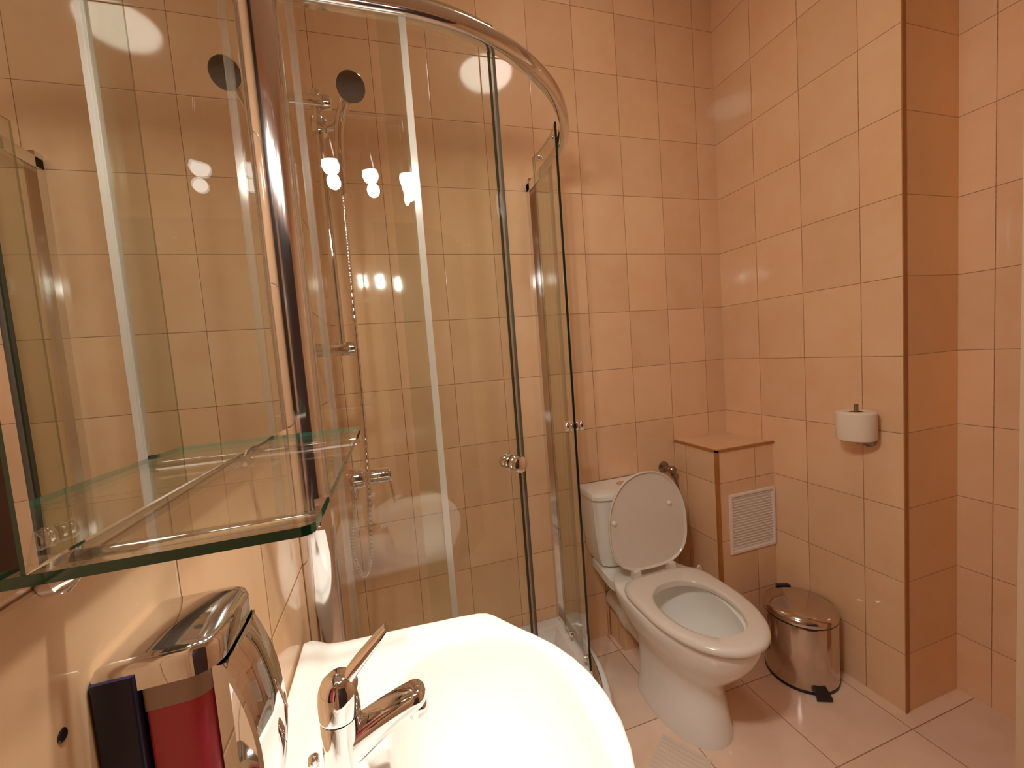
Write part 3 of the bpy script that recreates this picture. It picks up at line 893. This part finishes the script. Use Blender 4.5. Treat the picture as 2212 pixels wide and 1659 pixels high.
# lid standing up: shape in its own plane
lid_o = Vector((CXT, -0.268, 0.436))
lu, lv = Vector((1, 0, 0)), Vector((0, 0.06, 1)).normalized()
ln = lu.cross(lv).normalized()          # towards the camera
def lidring(k, off):
    pts = []
    n = 72
    for i in range(n):
        a = 2 * PI * i / n
        c_, s_ = cos(a), sin(a)
        hw, h1 = 0.174 * 1, 0.375
        ym = 0.165
        if s_ > 0:
            x, y = (hw) * (abs(c_) ** (2 / 2.15)) * (1 if c_ > 0 else -1), ym + (h1 - ym) * (abs(s_) ** (2 / 2.15))
        else:
            x, y = (hw) * (abs(c_) ** (2 / 2.9)) * (1 if c_ > 0 else -1), ym - ym * (abs(s_) ** (2 / 2.9))
            x = max(-hw, min(hw, x)); 
        # pull to centre by k
        x, y = x * (1 - k / 0.17), ym + (y - ym) * (1 - k / 0.19)
        pts.append(tuple(lid_o + lu * x + lv * y + ln * off))
    return pts
b = B()
lr = [lidring(0.12, -0.016), lidring(0.05, -0.0145), lidring(0.012, -0.010), lidring(0.0, -0.002), lidring(0.0, 0.004), lidring(0.003, 0.0062), lidring(0.006, 0.004), lidring(0.009, -0.0020), lidring(0.05, -0.004), lidring(0.12, -0.005)]
loft(b, lr); lidobj = obj('lid', b, 'seatplastic', wc, smooth=50)
for x, z in ((0.102, 0.235), (-0.148, 0.20)):
    b = B(); lathe(b, [(0.0085, 0.0), (0.008, 0.007), (0.005, 0.0095), (0, 0.010)], lid_o + lu * x + lv * z + ln * -0.003, ln, 16); obj('rubber_buffer', b, 'whiteplastic', lidobj)
for s in (-1, 1):
    b = B(); box(b, CXT + s * 0.078 - 0.014, CXT + s * 0.078 + 0.014, -0.290, -0.262, 0.4035, 0.446); obj('hinge', b, 'seatplastic', wc, bevel=0.004)
# tank
b = B()
def tk(hw, yf, z, bow=0.022, n=14, r=0.022):
    pts = [(CXT - hw, -0.004)]
    for i in range(n + 1):
        t = -1 + 2 * i / n
        k = 1 - abs(t) ** 4
        pts.append((CXT + t * hw, yf + bow * t * t + 0.018 * (abs(t) ** 8)))
    pts.append((CXT + hw, -0.004))
    return [(x, y, z) for x, y in pts]
loft(b, [tk(0.105, -0.128, 0.384, 0.012), tk(0.128, -0.142, 0.395, 0.014), tk(0.143, -0.152, 0.43, 0.018), tk(0.156, -0.160, 0.54), tk(0.165, -0.166, 0.66), tk(0.166, -0.166, 0.684)]); obj('tank', b, 'ceramic', wc, smooth=40)
b = B(); loft(b, [tk(0.168, -0.172, 0.6845), tk(0.174, -0.178, 0.690), tk(0.175, -0.179, 0.704), tk(0.170, -0.173, 0.7135), tk(0.150, -0.150, 0.7165), tk(0.120, -0.120, 0.715)]); tl_ = obj('tank_lid', b, 'ceramic', wc, smooth=40)
b = B(); lathe(b, [(0.026, 0.0), (0.026, 0.004), (0.022, 0.006), (0.0, 0.0065)], (CXT, -0.085, 0.7145)); obj('flush_button', b, 'chrome', tl_)
for s in (-1, 1):
    b = B(); lathe(b, [(0.009, 0.0), (0.008, 0.006), (0.0, 0.009)], (CXT + s * 0.100, -0.46, 0.030), (s * 1.0, 0, 0.35), 16); obj('floor_screw_cap', b, 'whiteplastic', wc)

# waste pipe
b = B(); tube(b, spline([(0.040, -0.012, 0.180), (0.036, -0.07, 0.180), (0.036, -0.135, 0.168), (0.046, -0.21, 0.145), (0.062, -0.30, 0.130)], 6), 0.047, 28); wp = obj('waste_pipe', b, 'pipeplastic', wc)
b = B()
pts_ = [(0.036, -0.125, 0.171), (0.038, -0.158, 0.163)]
tube(b, pts_, [0.053, 0.053], 28); obj('coupling_ring', b, 'whiteplastic', wp)

# supply valve and hose
sv = thing('angle_valve', 'small chrome angle valve on the back wall above the toilet tank', 'valve', (0.335, 0, 0.727))
b = B(); lathe(b, [(0.027, 0.0), (0.025, 0.006), (0.012, 0.012), (0.010, 0.03), (0.014, 0.034), (0.014, 0.052), (0.010, 0.056), (0, 0.057)], (0.335, -0.0005, 0.727), (0, -1, 0), 28)
lathe(b, [(0.009, 0.0), (0.009, 0.030), (0.012, 0.031), (0.012, 0.042)], (0.335, -0.043, 0.727), (0.55, 0, -0.8), 20); obj('body', b, 'dullmetal', sv)
b = B(); lathe(b, [(0.016, 0.0), (0.018, 0.004), (0.018, 0.014), (0.014, 0.018), (0, 0.019)], (0.335, -0.057, 0.727), (0, -1, 0), 10); obj('turn_handle', b, 'dullmetal', sv)
b = B(); hp = spline([(0.358, -0.043, 0.694), (0.368, -0.045, 0.66), (0.378, -0.048, 0.60), (0.376, -0.052, 0.555), (0.350, -0.06, 0.535), (0.30, -0.07, 0.56), (0.235, -0.08, 0.60)], 20)
tube(b, hp, [0.0058 if (i // 2) % 2 else 0.0050 for i in range(len(hp))], 10)
tag(obj('supply_hose', b, 'dullmetal', smooth=60), 'thin braided metal hose curving down from the angle valve', 'supply hose')

# toilet brush
tb = thing('toilet_brush', 'white toilet brush in its holder between the toilet and tiled box', 'toilet brush', (0.355, -0.180, 0))
b = B(); lathe(b, [(0.045, 0.0), (0.046, 0.004), (0.040, 0.10), (0.036, 0.11), (0.034, 0.11), (0.030, 0.10)], (0.355, -0.180, 0), (0, 0, 1), 28); obj('holder', b, 'whiteplastic', tb)
b = B(); tube(b, [(0.355, -0.180, 0.06), (0.355, -0.180, 0.30)], 0.0055, 12)
for k in range(2):
    pass
ring_ = [Vector((0.355 + 0.0085 * cos(2 * PI * i / 16), -0.180, 0.316 + 0.017 * sin(2 * PI * i / 16))) for i in range(17)]
tube(b, ring_, 0.0042, 8, closed_caps=False)
obj('handle', b, 'whiteplastic', tb)

# ------------------------------------------------------------------ pedal bin
PX, PY, PR = 0.572, -0.458, 0.118
bn = thing('pedal_bin', 'shiny steel pedal bin with black pedal beside the toilet', 'bin', (PX, PY, 0))
b = B(); lathe(b, [(PR, 0.008), (PR + 0.0008, 0.014), (PR, 0.02), (PR, 0.238), (PR - 0.002, 0.243)], (PX, PY, 0), seg=64); obj('body', b, 'steel', bn)
b = B(); lathe(b, [(PR + 0.0015, 0.0), (PR + 0.002, 0.010), (PR - 0.001, 0.0115)], (PX, PY, 0), seg=64); obj('base_ring', b, 'black', bn)
b = B()
lathe(b, [(PR + 0.001, 0.2435), (PR + 0.0015, 0.2475), (PR, 0.2485)], (PX, PY, 0), seg=64); obj('gasket_ring', b, 'black', bn)
b = B(); lathe(b, [(PR + 0.0015, 0.249), (PR + 0.0018, 0.262), (PR - 0.003, 0.270), (PR - 0.03, 0.280), (PR - 0.07, 0.286), (0, 0.289)], (PX, PY, 0), seg=64); obj('lid', b, 'steel', bn)
pd = Vector((-0.42, -0.91, 0)).normalized(); ps = Vector((0.91, -0.42, 0))
b = B()
def slab(b, c, d, s, l0, l1, w0, w1, z0, z1, z0b=None, z1b=None):
    z0b = z0 if z0b is None else z0b; z1b = z1 if z1b is None else z1b
    q = []
    for l, w_, za, zb in ((l0, w0, z0, z1), (l1, w1, z0b, z1b)):
        for sg in (-1, 1):
            for z in (za, zb):
                q.append(b.verts.new((c.x + d.x * l + s.x * w_ * sg, c.y + d.y * l + s.y * w_ * sg, z)))
    for f in ((0, 1, 3, 2), (4, 6, 7, 5), (0, 2, 6, 4), (1, 5, 7, 3), (0, 4, 5, 1), (2, 3, 7, 6)):
        b.faces.new([q[k] for k in f])
pc = Vector((PX, PY, 0))
slab(b, pc, pd, ps, PR - 0.004, PR + 0.030, 0.018, 0.026, 0.012, 0.040, 0.004, 0.014)
obj('pedal', b, 'black', bn, bevel=0.003)
b = B()
slab(b, pc, -pd, ps, PR - 0.004, PR + 0.012, 0.026, 0.024, 0.240, 0.274); obj('hinge', b, 'black', bn, bevel=0.004)

# ------------------------------------------------------------------ toilet paper
HX, HY = 0.645, -0.617
th = thing('toilet_paper_holder', 'upright chrome toilet paper holder on the right wall', 'paper holder', (XR, HY, 0.93))
b = B(); lathe(b, [(0.024, 0), (0.024, 0.005), (0.012, 0.010)], (XR - 0.0005, HY, 0.915), (-1, 0, 0), 28)
obj('wall_plate', b, 'dullmetal', th)
b = B(); tube(b, spline([(XR - 0.008, HY, 0.915), (XR - 0.030, HY, 0.913), (HX + 0.006, HY, 0.914), (HX, HY, 0.925), (HX, HY, 1.00), (HX + 0.002, HY, 1.046)], 6), 0.0065, 14); obj('rod', b, 'dullmetal', th)
b = B()
pr = [(0.020, 0.925), (0.020, 1.018), (0.024, 1.021), (0.048, 1.021), (0.055, 1.016), (0.056, 1.008), (0.056, 0.935), (0.054, 0.927), (0.048, 0.923), (0.022, 0.923), (0.020, 0.925)]
lathe(b, [(r, z) for r, z in pr], (HX, HY, 0), seg=48, cap=False)
rl = thing('toilet_paper_roll', 'white toilet paper roll standing upright on the wall holder', 'toilet paper', (HX, HY, 0.923))
obj('paper', b, 'paper', rl)
b = B(); lathe(b, [(0.0198, 0.924), (0.0198, 1.0195), (0.0188, 1.0195), (0.0188, 0.924), (0.0198, 0.924)], (HX, HY, 0), seg=32, cap=False); obj('core', b, 'card', rl)

# ------------------------------------------------------------------ pale ribbed patch on the floor
b = B()
fc = Vector((-0.105, -0.590, 0)); fd = Vector((0.54, -0.84, 0)); fs_ = Vector((0.84, 0.54, 0))
slab(b, fc, fd, fs_, -0.075, 0.075, 0.075, 0.075, 0.0004, 0.003)
for i in range(9):
    c_ = fc + fs_ * (-0.064 + 0.016 * i)
    slab(b, c_, fd, fs_, -0.068, 0.068, 0.0035, 0.0035, 0.003, 0.0048)
M['patch'] = simple('pale_ribbed_patch', (0.70, 0.56, 0.45), 0.25)
tag(obj('floor_ribbed_patch', b, 'patch', smooth=0), 'pale ribbed patch on the floor in front of the toilet', 'drain grate')
